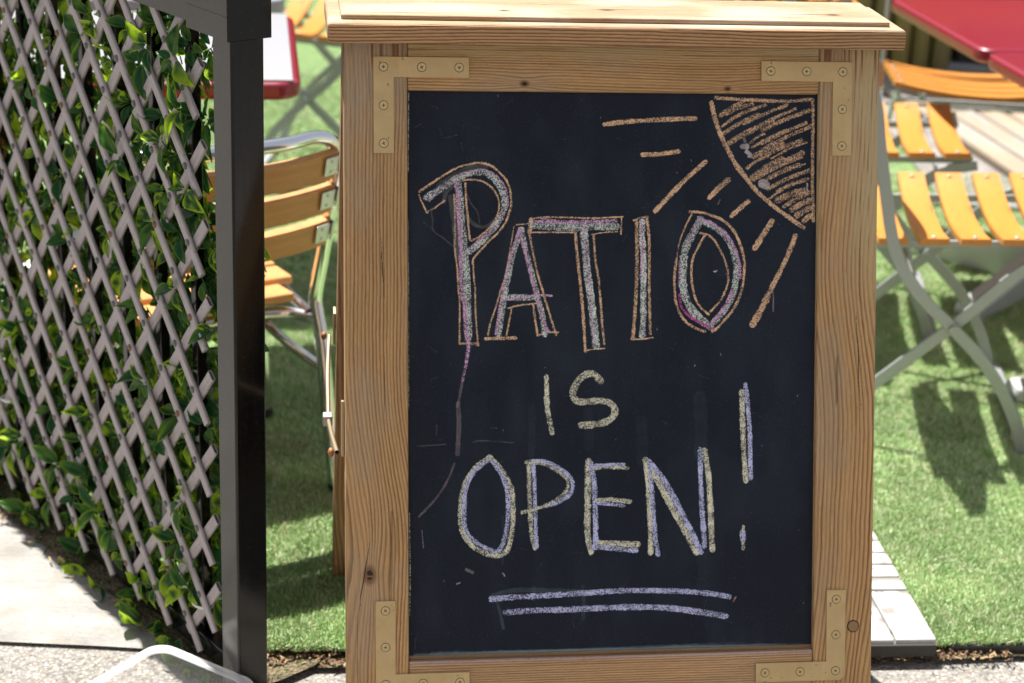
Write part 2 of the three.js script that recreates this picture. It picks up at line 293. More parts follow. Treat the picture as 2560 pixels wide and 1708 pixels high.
    for (const [hx, hy] of [[.0128, .0128], [.063, .0128], [.1125, .0128], [.0128, .063], [.0128, .1125]]) {
      const sc = part('screw', hg, sm1, br); sc.position.set(-sx * hx, -sy2 * hy, .0006); sc.rotation.z = rnd() * 1.5;
      const ws = part('screw_hole', wg, dark, br); ws.position.set(-sx * hx, -sy2 * hy, .0003);
    }
  }
  // wooden plug in the right stile
  put(part('wood_plug', new THREE.CylinderGeometry(.0072, .0072, .0016, 24).rotateX(Math.PI / 2), std({ color: lin(.27, .17, .08), roughness: .85 }), sign), F, .335, -.349, .0004);
  put(part('plug_ring', new THREE.TorusGeometry(.0079, .0007, 6, 28), std({ color: lin(.04, .025, .015), roughness: .9 }), sign), F, .335, -.349, .0002);
  // folding stay on the left side
  const steel = std({ color: lin(.36, .28, .18), roughness: .5, metalness: .6 }), rust = std({ color: lin(.30, .13, .06), roughness: .6, metalness: .5 });
  for (const s of [-1]) {
    const X = s * .372, st = part('folding_stay', tube([V(X, .50, -.205), V(X - s * -.004, .47, -.14), V(X + s * .006, .438, -.03)], .0032, 10, 6), steel, sign);
    part('stay_arm', tube([V(X + s * .006, .438, -.03), V(X + s * .004, .455, .06), V(X, .475, .165)], .0032, 10, 6), steel, st);
    const c = part('clip', box(.014, .016, .018, .002), std({ color: lin(.40, .38, .35), roughness: .5, metalness: .5 }), st); c.position.set(X + s * .007, .438, -.03);
    for (const [y, z] of [[.50, -.205], [.436, -.034], [.475, .165]]) { const r = part('rivet', new THREE.SphereGeometry(.0065, 12, 8), rust, st); r.scale.set(.7, 1, 1); r.position.set(X + s * .008, y, z); }
    const p1 = part('stay_plate', box(.004, .075, .018, .001), steel, st); p1.position.set(s * .3645, .51, .165); p1.rotation.x = -lean;
    const p2 = part('stay_plate', box(.004, .06, .018, .001), steel, st); p2.position.set(s * .3645, .52, -.195); p2.rotation.x = lean;
  }
  for (const s of [-1, 1]) { const h = part('hinge', new THREE.CylinderGeometry(.007, .007, .06, 14).rotateZ(Math.PI / 2), steel, sign); h.position.set(s * .25, 1.006, 0); }
}
function chalkTexture() {
  const W = 1122, H = 1519, K = 2, layers = {};
  const colours = { o: [.64, .41, .25], w: [.62, .66, .62], p: [.62, .37, .56], m: [.55, .11, .36], g: [.20, .19, .18], d: [.34, .27, .29], c: [.16, .24, .27], y: [.63, .61, .47], l: [.48, .50, .75], k: [.46, .41, .41] };
  const R = new Float32Array(W * H), G = new Float32Array(W * H), Bc = new Float32Array(W * H), hgt = new Float32Array(W * H);
  // the board itself: blue black paint, erased chalk film in patches, specks and fine scratches
  for (let y = 0; y < H; y++) for (let x = 0; x < W; x++) {
    const i = y * W + x, f = fbm(x / 150, y / 220, 3, 4), s = fbm(x / 3, y / 60, 7, 2), v = sm(.45, .8, fbm(x / 60, y / 190, 19, 4));
    const wash = sm(.42, .72, f) * .55 + v * .45 + s * .12; let c = [.0034 + .0070 * wash, .0072 + .0105 * wash, .0175 + .0130 * wash];
    const n = hash(x, y, 4), dens = .004 + .024 * Math.pow(fbm(x / 90, y / 130, 31, 3), 3);
    if (n < dens) { const b = .035 + .14 * hash(x, y, 9) ** 2; c = [c[0] + b, c[1] + b, c[2] + b]; } else if (noise(x / 1.6, y / 1.6, 51) > .93) { c = c.map((q) => q + .012 * noise(x / 40, y / 40, 8)); }
    R[i] = c[0]; G[i] = c[1]; Bc[i] = c[2];
  }
  let id = 0;
  function segs(p) { // smooth the stroke
    const q = []; for (let i = 0; i < p.length; i += 2) q.push(V(p[i], p[i + 1], 0));
    if (q.length < 3) return q;
    return new THREE.CatmullRomCurve3(q, false, 'centripetal').getPoints(q.length * 6);
  }
  function chalk(col, w, press, ...p) {
    const S = ++id, C = colours[col], pts = segs(p), r = w / 2 * K, cov = new Map(); let run = 0;
    for (let i = 0; i + 1 < pts.length; i++) {
      const ax = pts[i].x * K, ay = pts[i].y * K, bx = pts[i + 1].x * K, by = pts[i + 1].y * K, L = Math.hypot(bx - ax, by - ay) || 1e-6, pad = r + 3;
      for (let y = Math.max(0, Math.floor(Math.min(ay, by) - pad)); y <= Math.min(H - 1, Math.max(ay, by) + pad); y++) for (let x = Math.max(0, Math.floor(Math.min(ax, bx) - pad)); x <= Math.min(W - 1, Math.max(ax, bx) + pad); x++) {
        const t = Math.max(0, Math.min(1, ((x - ax) * (bx - ax) + (y - ay) * (by - ay)) / (L * L))), dx = x - ax - t * (bx - ax), dy = y - ay - t * (by - ay), d = Math.hypot(dx, dy), side = Math.sign(dx * (by - ay) - dy * (bx - ax)) * d;
        const k = y * W + x, o = cov.get(k); if (!o || d < o[0]) cov.set(k, [d, run + t * L, side]);
      }
      run += L;
    }
    for (const [k, [d, s, side]] of cov) {
      const x = k % W, y = k / W | 0, rr = r * (.9 + .28 * noise(s / 11, S, 13)) + (noise(x / 1.7, y / 1.7, S) - .5) * 2.6;
      if (d > rr + .4) continue;
      const edge = 1 - sm(rr - 1.0, rr + .5, d), grain = fbm(x / 1.9, y / 1.9, 101, 2), streak = noise(side / 2.2, s / 30, S + 7);
      const pr = press * (.62 + .62 * noise(s / 18, S, 5)) * (.75 + .45 * streak);
      const soft = (col === 'g' || col === 'k' || col === 'd' || col === 'c');
      const th = .575 - pr * .29 + .10 * Math.pow(Math.min(1, d / rr), 2), a = edge * (soft ? pr * ((col === 'k' ? .62 : .45) + .5 * grain) : sm(th, th + .12, grain + .10 * (noise(x / 5, y / 5, S + 3) - .5)) * (.66 + .26 * pr) + .20 * pr);
      if (a < .02) continue;
      const b = .82 + .36 * hash(x, y, S); R[k] = mix(R[k], C[0] * b, a); G[k] = mix(G[k], C[1] * b, a); Bc[k] = mix(Bc[k], C[2] * b, a); hgt[k] = Math.max(hgt[k], a);
    }
  }
chalk('o', 2.9, 0.90, 18,132,34,121,51,110,69,100,83,96,96,94,106,95,117,100,127,109,134,117,138,127,140,139,140,150,137,162,132,174,122,187,111,197,101,208,92,218,89,223,89,229);
chalk('o', 2.3, 0.90, 89,225,90,243,92,262,92,276,93,301,95,326,96,337);
chalk('o', 3.6, 0.80, 71,334,83,334,96,335);
chalk('o', 2.5, 0.85, 71,335,71,308,71,276,69,255,68,234,65,211,65,196,65,168,64,136);
chalk('o', 2.2, 0.95, 17,137,22,148,28,160);
chalk('o', 2.5, 0.95, 28,159,39,153,51,144);
chalk('o', 2.5, 0.95, 75,117,87,116,101,118,111,124,120,134,124,146,123,159,117,172,106,185,95,193,87,197);
chalk('o', 2.9, 0.95, 79,121,80,146,82,164,83,178,85,197);
chalk('w', 8.6, 0.62, 27,140,44,130,66,115,85,108,103,106,117,114,127,129,132,148,127,164,120,176,106,192,92,205,82,212);
chalk('p', 2.9, 0.55, 31,144,51,126,67,113,85,106,106,104,120,111,131,124,135,136,136,150);
chalk('p', 3.2, 0.70, 81,211,95,198,110,186,122,174,131,160);
chalk('w', 10.4, 0.60, 68,117,71,138,72,159,74,178,76,203,78,224,80,246,81,273,82,299,83,326);
chalk('p', 5.8, 0.75, 67,119,69,138,70,159,72,192,73,213,73,246,75,269,78,287,79,308,81,329);
chalk('p', 5.0, 0.70, 83,322,83,335,82,345,80,358);
chalk('g', 5.4, 0.50, 50,145,53,134,60,126,64,119);
chalk('g', 7.9, 0.50, 60,140,62,157,65,178,67,203,70,220);
chalk('g', 4.7, 0.50, 73,161,83,168,92,176,101,179,111,176,120,167);
chalk('g', 1.8, 0.50, 80,134,87,148,95,159,98,174);
chalk('g', 1.8, 0.45, 33,155,35,168,36,183,50,194,64,206);
chalk('g', 7.2, 0.35, 43,124,66,110,87,100,106,99);
chalk('g', 1.4, 0.30, 23,172,36,183);
chalk('p', 4.0, 0.60, 83,345,79,365,75,384);
chalk('d', 3.5, 0.50, 75,384,70,409,68,418);
chalk('d', 6.0, 0.40, 69,414,70,443,69,463,68,482);
chalk('d', 3.0, 0.40, 64,495,54,519,37,544,16,566);
chalk('d', 1.7, 0.30, 14,471,52,469);
chalk('c', 1.7, 0.35, 89,467,96,465,143,468);
chalk('d', 1.7, 0.30, 40,443,40,457);
chalk('o', 1.6, 0.95, 144,178,140,203,137,220);
chalk('o', 2.5, 0.90, 137,220,133,243,127,261,120,285,113,305,109,323);
chalk('o', 1.6, 0.95, 147,176,156,175,165,174);
chalk('o', 3.1, 0.85, 163,181,166,194,170,215,175,238,182,261,188,282,195,304,201,323);
chalk('o', 4.7, 0.90, 106,328,146,327);
chalk('o', 2.3, 0.90, 134,324,138,303,141,287);
chalk('o', 2.2, 0.95, 136,287,154,283,175,281);
chalk('o', 3.2, 0.85, 170,283,173,303,176,324);
chalk('o', 2.2, 0.95, 176,324,190,320,205,320);
chalk('w', 8.3, 0.60, 153,183,143,213,136,243,131,270,127,296,123,323);
chalk('p', 4.0, 0.70, 152,181,145,203,137,229,131,255,125,287,120,321);
chalk('w', 7.9, 0.60, 154,183,158,203,164,226,170,249,176,273,182,296,186,323);
chalk('p', 4.7, 0.75, 152,182,158,206,165,234,172,261,179,287,188,314,191,319);
chalk('w', 8.6, 0.55, 133,273,149,273,174,273);
chalk('p', 2.9, 0.90, 134,276,158,272,181,270,195,271);
chalk('o', 2.2, 0.95, 165,169,180,166,212,166,252,167,292,165);
chalk('o', 4.5, 0.85, 167,168,166,186);
chalk('o', 2.3, 0.95, 290,166,289,188);
chalk('o', 2.2, 0.95, 167,186,197,186,229,186);
chalk('o', 1.6, 0.95, 249,189,267,186,284,185);
chalk('o', 4.1, 0.85, 227,187,230,221,233,247,236,275,239,311,241,346);
chalk('o', 3.2, 0.90, 252,189,254,221,259,251,262,283,264,311,267,336);
chalk('o', 2.0, 0.95, 240,345,254,343,267,342);
chalk('w', 11.0, 0.55, 169,175,200,178,237,178,282,178);
chalk('p', 5.0, 0.70, 169,172,188,172,237,172,282,170);
chalk('p', 2.5, 0.70, 180,167,200,170);
chalk('w', 10.2, 0.75, 238,179,241,212,244,244,249,278,253,313,256,339);
chalk('p', 3.5, 0.45, 238,175,242,212,245,241,248,275,250,311,253,333);
chalk('o', 2.7, 0.95, 306,170,317,166,326,165);
chalk('o', 4.9, 0.75, 310,170,311,204,311,235,310,268,308,302,306,329);
chalk('o', 3.8, 0.85, 324,165,327,189,328,225,328,261,329,293,330,323);
chalk('o', 2.3, 0.95, 304,330,318,330,333,328);
chalk('w', 8.4, 0.80, 318,172,318,194,320,221,320,247,320,276,320,305,318,326);
chalk('p', 3.8, 0.60, 317,171,318,194,318,218,316,247);
chalk('p', 2.6, 0.50, 323,325,322,316);
chalk('o', 3.8, 0.90, 383,158,398,159,413,163,428,169,440,179,449,192,455,207,459,224,459,241,457,259,452,275,444,291,433,304,423,315,416,320);
chalk('o', 3.8, 0.85, 405,320,395,317,380,308,371,296,365,280,363,261,363,241,365,225);
chalk('o', 2.3, 0.95, 365,225,369,201,376,181,386,161);
chalk('o', 2.9, 0.90, 398,187,407,189,415,194,424,207,431,221,436,237,437,252,433,266,426,279,413,293);
chalk('o', 3.2, 0.90, 404,190,396,204,388,221,386,236,387,254,391,273,398,286,410,297);
chalk('w', 10.5, 0.60, 398,169,388,187,379,204,375,224,374,241,375,261,380,279,389,293,401,305,413,314);
chalk('w', 8.7, 0.55, 400,171,416,178,431,189,441,205,447,224,448,244,445,265,438,282,427,298,414,311);
chalk('p', 4.4, 0.80, 395,166,410,172,426,182,440,197,448,213,453,230,453,247);
chalk('p', 5.8, 0.75, 443,266,436,282,427,295,416,309);
chalk('m', 3.5, 0.90, 416,316,407,312,396,307,387,302);
chalk('m', 3.8, 0.60, 370,270,372,285,379,295,386,301);
chalk('p', 2.9, 0.60, 397,168,387,187,379,202);
chalk('m', 2.0, 0.50, 368,254,369,240,369,224);
chalk('o', 4.7, 0.85, 418,5,433,6,455,7,482,8,509,9,533,8,548,6);
chalk('o', 4.5, 0.70, 552,6,553,31,553,57,553,89,553,115,554,142,555,170);
chalk('o', 6.6, 0.85, 412,12,416,29,422,47,429,63,437,78,446,94,458,109);
chalk('o', 5.8, 0.90, 458,109,470,124,483,137,500,151,517,163,532,173,542,180);
chalk('o', 6.1, 0.55, 425,28,440,18,455,11);
chalk('o', 5.3, 0.50, 433,27,451,18,469,13);
chalk('o', 4.5, 0.70, 428,43,442,32,455,25);
chalk('o', 4.0, 0.60, 445,31,466,21,487,14);
chalk('o', 5.8, 0.55, 430,52,453,38,476,27);
chalk('o', 4.7, 0.60, 456,40,486,26,516,14);
chalk('o', 7.9, 0.55, 438,65,454,55,469,48);
chalk('o', 4.5, 0.60, 464,49,496,33,528,19);
chalk('o', 4.0, 0.50, 469,49,484,41,498,35);
chalk('o', 6.1, 0.50, 482,48,515,33,547,21);
chalk('o', 4.0, 0.50, 467,65,476,57,485,53);
chalk('o', 4.0, 0.65, 469,71,493,58,516,48);
chalk('o', 4.7, 0.50, 483,66,513,51,543,38);
chalk('o', 5.3, 0.50, 481,75,516,57,551,42);
chalk('o', 7.9, 0.45, 472,83,491,73,510,66);
chalk('o', 4.5, 0.70, 462,99,476,89,491,83);
chalk('o', 6.3, 0.50, 480,86,508,72,536,62);
chalk('o', 3.2, 0.60, 496,86,520,73,544,64);
chalk('o', 7.9, 0.50, 470,112,490,97,510,86);
chalk('o', 6.6, 0.50, 472,114,506,94,539,78);
chalk('o', 4.0, 0.50, 483,109,510,95,538,84);
chalk('o', 6.6, 0.55, 488,115,511,103,534,95);
chalk('o', 2.1, 0.60, 510,106,527,98,543,93);
chalk('o', 5.8, 0.60, 491,127,519,113,548,102);
chalk('o', 3.2, 0.80, 494,140,502,134,510,130);
chalk('o', 5.8, 0.55, 505,130,526,120,546,114);
chalk('o', 9.2, 0.45, 505,142,524,134,543,129);
chalk('o', 6.6, 0.50, 514,151,531,140,548,132);
chalk('o', 7.9, 0.60, 525,155,538,147,551,142);
chalk('o', 7.9, 0.55, 532,163,543,156,554,152);
chalk('o', 6.6, 0.70, 542,170,548,165,554,163);
chalk('o', 6.0, 0.90, 266,42,286,39,324,36,361,34,390,33);
chalk('o', 6.0, 0.95, 318,82,342,81,367,77);
chalk('o', 6.5, 0.95, 336,157,352,140,377,115,404,91);
chalk('o', 7.0, 0.90, 410,139,422,127,436,115);
chalk('o', 6.5, 0.90, 441,164,453,153,464,144);
chalk('o', 7.5, 0.90, 474,207,484,191,497,171);
chalk('o', 6.5, 0.92, 530,191,518,221,503,251,492,273);
chalk('o', 9.0, 0.85, 492,273,482,293,472,311);
chalk('d', 2.0, 0.70, 497,253,500,273,500,293);
chalk('k', 7.9, 0.95, 455,70,461,70);
chalk('k', 5.8, 0.95, 461,77,466,81,465,83);
chalk('k', 3.4, 0.60, 457,59,459,63);
chalk('k', 10.5, 0.95, 483,120,488,122);
chalk('k', 2.4, 0.80, 546,120,546,128);
chalk('k', 1.3, 0.80, 425,142,422,148);
chalk('k', 2.3, 0.90, 417,239,421,238);
chalk('y', 6.5, 0.85, 188,380,189,403,190,425,194,445,196,456);
chalk('y', 4.5, 0.80, 187,407,188,427);
chalk('y', 9.0, 0.70, 262,386,253,377,245,376,234,383,227,393,224,404,230,413,245,414,263,413,276,417,282,427,276,438,261,444,236,446);
chalk('y', 6.9, 0.78, 109,489,94,500,81,517,74,539,72,562,74,584,83,602,99,614,121,621,134,615,141,593,143,556,140,528,128,506,111,487);
chalk('l', 6.0, 0.80, 109,491,89,508,79,532,77,557,78,582,89,599,106,610,122,615,131,600,136,568,136,543,130,516,116,493);
chalk('y', 6.4, 0.83, 165,496,165,524,166,556,168,586,173,612);
chalk('l', 5.5, 0.85, 170,493,172,519,173,556,174,584,175,610);
chalk('l', 6.0, 0.80, 167,494,183,494,201,501,216,511,224,523,222,537,208,548,188,555);
chalk('y', 5.0, 0.75, 161,495,183,497,203,507,217,520,217,532,201,547,181,556,155,563);
chalk('y', 8.5, 0.93, 246,495,245,520,245,558,245,595,250,619);
chalk('l', 7.3, 0.95, 249,498,253,520,255,558,256,585,256,605);
chalk('y', 5.8, 0.88, 255,504,276,503,299,505);
chalk('l', 5.1, 0.90, 256,501,276,500,294,500);
chalk('y', 5.8, 0.88, 258,548,279,548,303,551);
chalk('l', 5.1, 0.90, 258,552,276,554,294,556);
chalk('y', 7.9, 0.88, 262,607,284,608,314,610);
chalk('l', 6.9, 0.90, 254,612,276,614,312,618);
chalk('y', 7.4, 0.93, 324,494,328,526,330,559,332,597,332,621);
chalk('l', 6.4, 0.95, 330,496,333,534,336,572,338,597,342,624);
chalk('y', 9.0, 0.93, 334,509,349,537,367,570,383,598,396,622);
chalk('l', 7.8, 0.95, 334,502,354,529,372,562,388,593,402,622);
chalk('y', 7.9, 0.93, 406,483,412,518,414,548,416,586,418,619);
chalk('l', 6.9, 0.95, 400,481,401,523,403,561,406,598,407,614);
chalk('y', 7.4, 0.93, 457,403,459,448,461,486,464,525);
chalk('l', 6.4, 0.95, 462,393,466,423,469,461,470,499,471,521);
chalk('y', 5.0, 0.70, 461,588,461,602,461,619);
chalk('l', 8.5, 0.80, 460,597,461,605);
chalk('l', 7.5, 0.80, 114,680,144,678,189,677,239,675,289,673,340,674,391,677,422,681,442,685);
chalk('l', 8.0, 0.75, 132,699,164,697,214,697,264,696,315,696,353,698,396,704,438,712);
chalk('c', 3.5, 0.11, 129,568,130,600,129,632);
chalk('c', 10.0, 0.05, 168,420,169,452,168,484);
chalk('c', 12.5, 0.05, 245,428,247,452,246,475);
chalk('c', 15.0, 0.05, 318,441,320,469,319,496);
chalk('c', 17.5, 0.06, 399,410,401,449,400,488);
chalk('c', 15.0, 0.05, 403,624,405,646,404,669);
chalk('c', 6.0, 0.18, 171,666,172,674,171,681);
chalk('c', 5.0, 0.16, 239,665,240,688,239,710);
chalk('c', 5.0, 0.14, 294,668,295,671,294,674);
chalk('c', 6.5, 0.25, 116,675,144,669,239,673);
chalk('c', 4.0, 0.30, 119,677,125,697,130,720);
chalk('k', 4.5, 0.35, 80,639,88,643);
chalk('k', 2.0, 0.80, 67,658,71,657);
chalk('k', 2.0, 0.80, 129,645,132,649);
chalk('k', 1.2, 0.60, 20,585,22,608);
chalk('o', 2.5, 0.50, 448,691,451,686);
  // fine scratches and chalk crumbs
  const rnd = mulberry(63);
  for (let i = 0; i < 70; i++) { const x = rnd() * 561, y = rnd() * 760, a = rnd() * 6.28, l = 3 + rnd() * 14; chalk('c', .5, .25 + .3 * rnd(), x, y, x + Math.cos(a) * l, y + Math.sin(a) * l); }
  for (let i = 0; i < 26; i++) { const x = rnd() * 561, y = rnd() * 760; chalk('k', .8, .8, x, y, x + rnd() * 2 - 1, y + rnd() * 3); }
  // worn paint line along the left edge, chalk dust gathered along the bottom edge
  chalk('y', 1.0, .9, 4, 0, 3.5, 60, 3, 105); chalk('y', .9, .85, 3.5, 560, 4, 640, 3.5, 700); chalk('y', .7, .7, 3, 170, 3.2, 300, 3, 420);
  for (let i = 0; i < 60; i++) chalk('c', 3 + rnd() * 6, .10 + .16 * rnd(), rnd() * 561, 752 + rnd() * 6, rnd() * 561, 755 + rnd() * 3);
  return makeTex(W, H, (x, y) => { const k = (H - 1 - y) * W + x; return [R[k], G[k], Bc[k], .3 + .6 * hgt[k], .62 + .33 * Math.min(1, hgt[k] * 1.3) + .06 * (hash(x, y, 1) - .5)]; }, { bump: true, rough: true });
}

// ================================================================ FENCE
const fa = rad(38.86), fd = V(-Math.sin(fa), 0, -Math.cos(fa)), fn = V(-Math.cos(fa), 0, Math.sin(fa)); // along the fence, and out of it towards the pavement
const corner = V(-.378, 0, -2.334); // front corner of the post
const fence = thing('metal_fence', 'black metal railing fence with square post, standing left of the chalkboard sign', 'fence', [corner.x, -.018, corner.z]);
{
  // local frame: -x = along the fence away from the post, z = out of its front face
  fence.quaternion.setFromRotationMatrix(new THREE.Matrix4().makeBasis(fd.clone().negate(), V(0, 1, 0), fn));
  const blk = makeTex(256, 1024, (x, y) => { const f = fbm(x / 30, y / 90, 3, 4), s = noise(x / 2.2, y / 2.2, 8) > .93 ? 1 : 0, l = noise(x * .7, y / 50, 12) > .93 ? .5 : 0; return [...mix3([.0050, .0047, .0046], [.06, .055, .05], Math.min(1, s * .4 + l * .10)).map((q) => q * (.85 + .3 * f)), .5 + .1 * f, .10 + .12 * f + .25 * s]; }, { bump: false, rough: true });
  const m = phy({ map: blk.map, roughnessMap: blk.roughnessMap, roughness: 1, metalness: 0, ior: 1.46 });
  const pw = .0495;
  const P = part('post', box(pw, 1.06, pw, .0035), m, fence); P.position.set(-pw / 2, .53, -pw / 2);
  P.rotation.z = -.007;
  const bp = part('base_plate', box(.13, .006, .13, .002), std({ color: lin(.16, .17, .19), roughness: .5, metalness: .4 }), fence); bp.position.set(-.022, .003, -.03);
  // grooved rail and the sleeve at its end
  const prof = (t, h, d) => { const s = new THREE.Shape(), g = .0016; s.moveTo(0, 0); s.lineTo(t, 0); for (const q of d) { s.lineTo(t, q * h - .001); s.lineTo(t - g, q * h - .001); s.lineTo(t - g, q * h + .001); s.lineTo(t, q * h + .001); } s.lineTo(t, h); s.lineTo(0, h); return s; };
  const ext = (s, L) => { const g = new THREE.ExtrudeGeometry(s, { depth: L, bevelEnabled: true, bevelSize: .0008, bevelThickness: .0008, bevelSegments: 1 }); g.rotateY(-Math.PI / 2); return g; }; // x = -length, z = thickness
  const rail = part('top_rail', ext(prof(.058, .10, [.28, .5, .72]), 1.9), m, fence); rail.position.set(-.06, 1.018, -.0545);
  const sl = part('post_sleeve', ext(prof(.064, .12, [.26, .50, .74]), .108), m, fence); sl.position.set(.006, 1.010, -.058);
  const br = part('bottom_rail', box(1.8, .035, .03, .003), m, fence); br.position.set(-.95, .045, -.034);
  for (let i = 0; i < 16; i++) { const k = part('picket', box(.016, 1.0, .016, .002), m, fence); k.position.set(-.165 - i * .112, .53, -.036); }
}
// ================================================================ LEAFY TRELLIS
const trellis = thing('leafy_trellis', 'expanding grey lattice with artificial green leaves, hung on the black fence', 'trellis', [0, 0, 0]);
{
  const O = V(-.4462, .9125, -2.40).sub(camera.position).multiplyScalar(1.019).add(camera.position), A = .0477 * 1.019, Bv = .055 * 1.019, TL = -.0257;
  trellis.position.copy(O);
  trellis.quaternion.setFromRotationMatrix(new THREE.Matrix4().makeBasis(fd.clone().negate(), V(0, 1, 0), fn)); // -x away from the post, z outwards
  const node = (i, j) => [-A * i - TL * Bv * j, -Bv * j];
  const gm = makeTex(512, 64, (x, y) => { const f = fbm(x / 60, y / 20, 3, 3), s = noise(x / 120, y / 2.2, 4), d = noise(x / 9, y / 6, 9) > .88 ? .75 : 1; const st = sm(.55, .8, fbm(x / 25, y / 9, 41, 4)); const v = (.72 + .26 * f + .14 * s) * d * (1 - .28 * st); return [.385 * v, .340 * v, .345 * v, .4 + .4 * s]; }, { bump: true });
  const slatM = std({ map: gm.map, bumpMap: gm.bumpMap, bumpScale: .0005, roughness: .55 });
  const rivM = [std({ color: lin(.11, .108, .105), roughness: .3, metalness: .35 }), std({ color: lin(.20, .11, .07), roughness: .6, metalness: .4 })];
  const SW = .0178, ST = .0062, WALL = .0011;
  // flattened tube section, hollow
  const sect = (SW) => { const rr = (w, t) => { const p = new THREE.Path(), r = t / 2, x = w / 2 - r; p.moveTo(-x, -r); p.lineTo(x, -r); p.absarc(x, 0, r, -Math.PI / 2, Math.PI / 2); p.lineTo(-x, r); p.absarc(-x, 0, r, Math.PI / 2, Math.PI * 1.5); return p; }; const o = new THREE.Shape(rr(SW, ST).getPoints(5)); o.holes.push(new THREE.Path(rr(SW - 2 * WALL, ST - 2 * WALL).getPoints(5))); return o; };
  const rnd = mulberry(12), sectionF = sect(.0155), sectionB = sect(SW), rg = new THREE.SphereGeometry(.0054, 14, 10).scale(1, 1, .55), jmin = -1, jmax = 15;
  function slat(a, b, z, rivets) {
    const [x0, y0] = a, [x1, y1] = b, L = Math.hypot(x1 - x0, y1 - y0);
    const g = new THREE.ExtrudeGeometry(z > 0 ? sectionF : sectionB, { depth: L, bevelEnabled: false, curveSegments: 4, steps: 8 });
    const uv = g.attributes.uv, p = g.attributes.position; for (let i = 0; i < p.count; i++) uv.setXY(i, p.getZ(i) * 2 + x0 * 3.7, (p.getX(i) / SW + .5) * .9);
    { const wob = (rnd() - .5) * .0035, bow = (rnd() - .5) * .004; for (let i = 0; i < p.count; i++) { const t = p.getZ(i) / L; p.setX(i, p.getX(i) + wob * (t - .5) + bow * (1 - (2 * t - 1) ** 2)); } }
    const m = part('lattice_slat', toCreasedNormals(g, .6), slatM, trellis);
    const dir = V(x1 - x0, y1 - y0, 0).normalize(), side = V(-dir.y, dir.x, 0);
    m.quaternion.setFromRotationMatrix(new THREE.Matrix4().makeBasis(side, V(0, 0, 1), dir)); m.position.set(x0, y0, z);
    for (const r of rivets ?? []) { const q = part('rivet', rg, rnd() < .22 ? rivM[1] : rivM[0], m); q.position.set(0, ST * .5, r); q.rotation.x = -Math.PI / 2; }
    return m;
  }
  const step = Math.hypot(A, Bv);
  // front slats run down towards the post, back slats run up towards it
  for (let s = jmin; s <= 38; s++) if ((s + 1) % 2 === 1) { // i + j = s - 0
    const i0 = Math.max(0, s - jmax), i1 = Math.min(22, s - jmin); if (i1 - i0 < 1) continue;
    const a = node(i1 + .8, s - i1 - .8), b = node(i0 - .62, s - i0 + .62), rv = []; for (let i = i1; i >= i0; i--) rv.push((i1 + .8 - i) * step);
    slat(a, b, .0034, rv);
  }
  for (let c = -jmax; c <= 22 - jmin; c++) if (Math.abs(c) % 2 === 0) { // i - j = c
    const i0 = Math.max(0, c + jmin), i1 = Math.min(22, c + jmax); if (i1 - i0 < 1) continue;
    slat(node(i1 + .35, i1 + .35 - c), node(i0 - .72, i0 - .72 - c), -.0034);
  }
  // cable ties
  const tieM = std({ color: lin(.62, .6, .6), roughness: .5 });
  for (const [i, j] of [[.4, 14.2], [14.5, 12.6]]) { const [x, y] = node(i, j); const t = part('cable_tie', new THREE.TorusGeometry(.022, .0016, 6, 30).rotateX(Math.PI / 2).scale(1, 1.5, .62), tieM, trellis); t.position.set(x, y, -.004); t.rotation.z = .1; }
  // leaves
  function leafGeo(seed, yellow) {
    const r = mulberry(seed), nu = 8, nv = 4, P = [], C = [], I = [], curl = .15 + r() * .55, fold = .22 + r() * .3, tw = (r() - .5) * .5;
    for (let i = 0; i <= nu; i++) {
      const t = i / nu, w = .245 * Math.pow(Math.sin(Math.PI * Math.pow(t, .82)), .85) * (1 - .12 * t) + .012 * (1 - t);
      for (let j = -nv; j <= nv; j++) {
        const s = j / nv, a = Math.abs(s), x = w * s, yb = t, lift = a * a * w * fold * 1.7 - curl * t * t * .42 + .02 * Math.sin(t * 9 + s * 3);
        P.push(x * Math.cos(tw * t) , lift + x * Math.sin(tw * t) * .6, yb);
        const n = noise(s * 2 + seed, t * 4, seed), vein = 1 - sm(0, .12, Math.abs(a - ((t * 5 + a * 1.4) % 1) * .6)) * .15;
        const edge = sm(.86, 1.04, a + (n - .5) * .25) * (.25 + yellow * .6) + sm(.80, 1, t + (n - .5) * .2) * (.2 + .6 * yellow) + (1 - sm(.0, .06, a)) * .10 + yellow * sm(.35, .85, n + t * .35 - (1 - a) * .12) * .95;
        const c = mix3([.008 + .010 * n, .070 + .065 * n, .020 + .012 * n], [.50, .72, .02], Math.min(1, edge)); C.push(c[0] * vein, c[1] * vein, c[2] * vein);
      }
    }
    const q = nv * 2 + 1; for (let i = 0; i < nu; i++) for (let j = 0; j < q - 1; j++) { const a = i * q + j; I.push(a, a + q, a + 1, a + 1, a + q, a + q + 1); }
    const g = new THREE.BufferGeometry(); g.setAttribute('position', new THREE.Float32BufferAttribute(P, 3)); g.setAttribute('color', new THREE.Float32BufferAttribute(C, 3)); g.setIndex(I); g.computeVertexNormals(); return g;
  }
  const LG = []; for (let k = 0; k < 10; k++) LG.push(leafGeo(100 + k * 7, [0, .1, .2, 0, .15, .3, .6, .75, 1, 1][k]));
  const leafM = phy({ vertexColors: true, roughness: .92, transmission: .48, thickness: 0, clearcoat: .40, clearcoatRoughness: .2, specularIntensity: .2, side: THREE.DoubleSide });
  const stemM = std({ color: lin(.05, .12, .03), roughness: .7 });
  const all = [], stems = [], up = V(0, 1, 0);
  const yTop = Bv * 1.35, yBot = -Bv * 15.9;
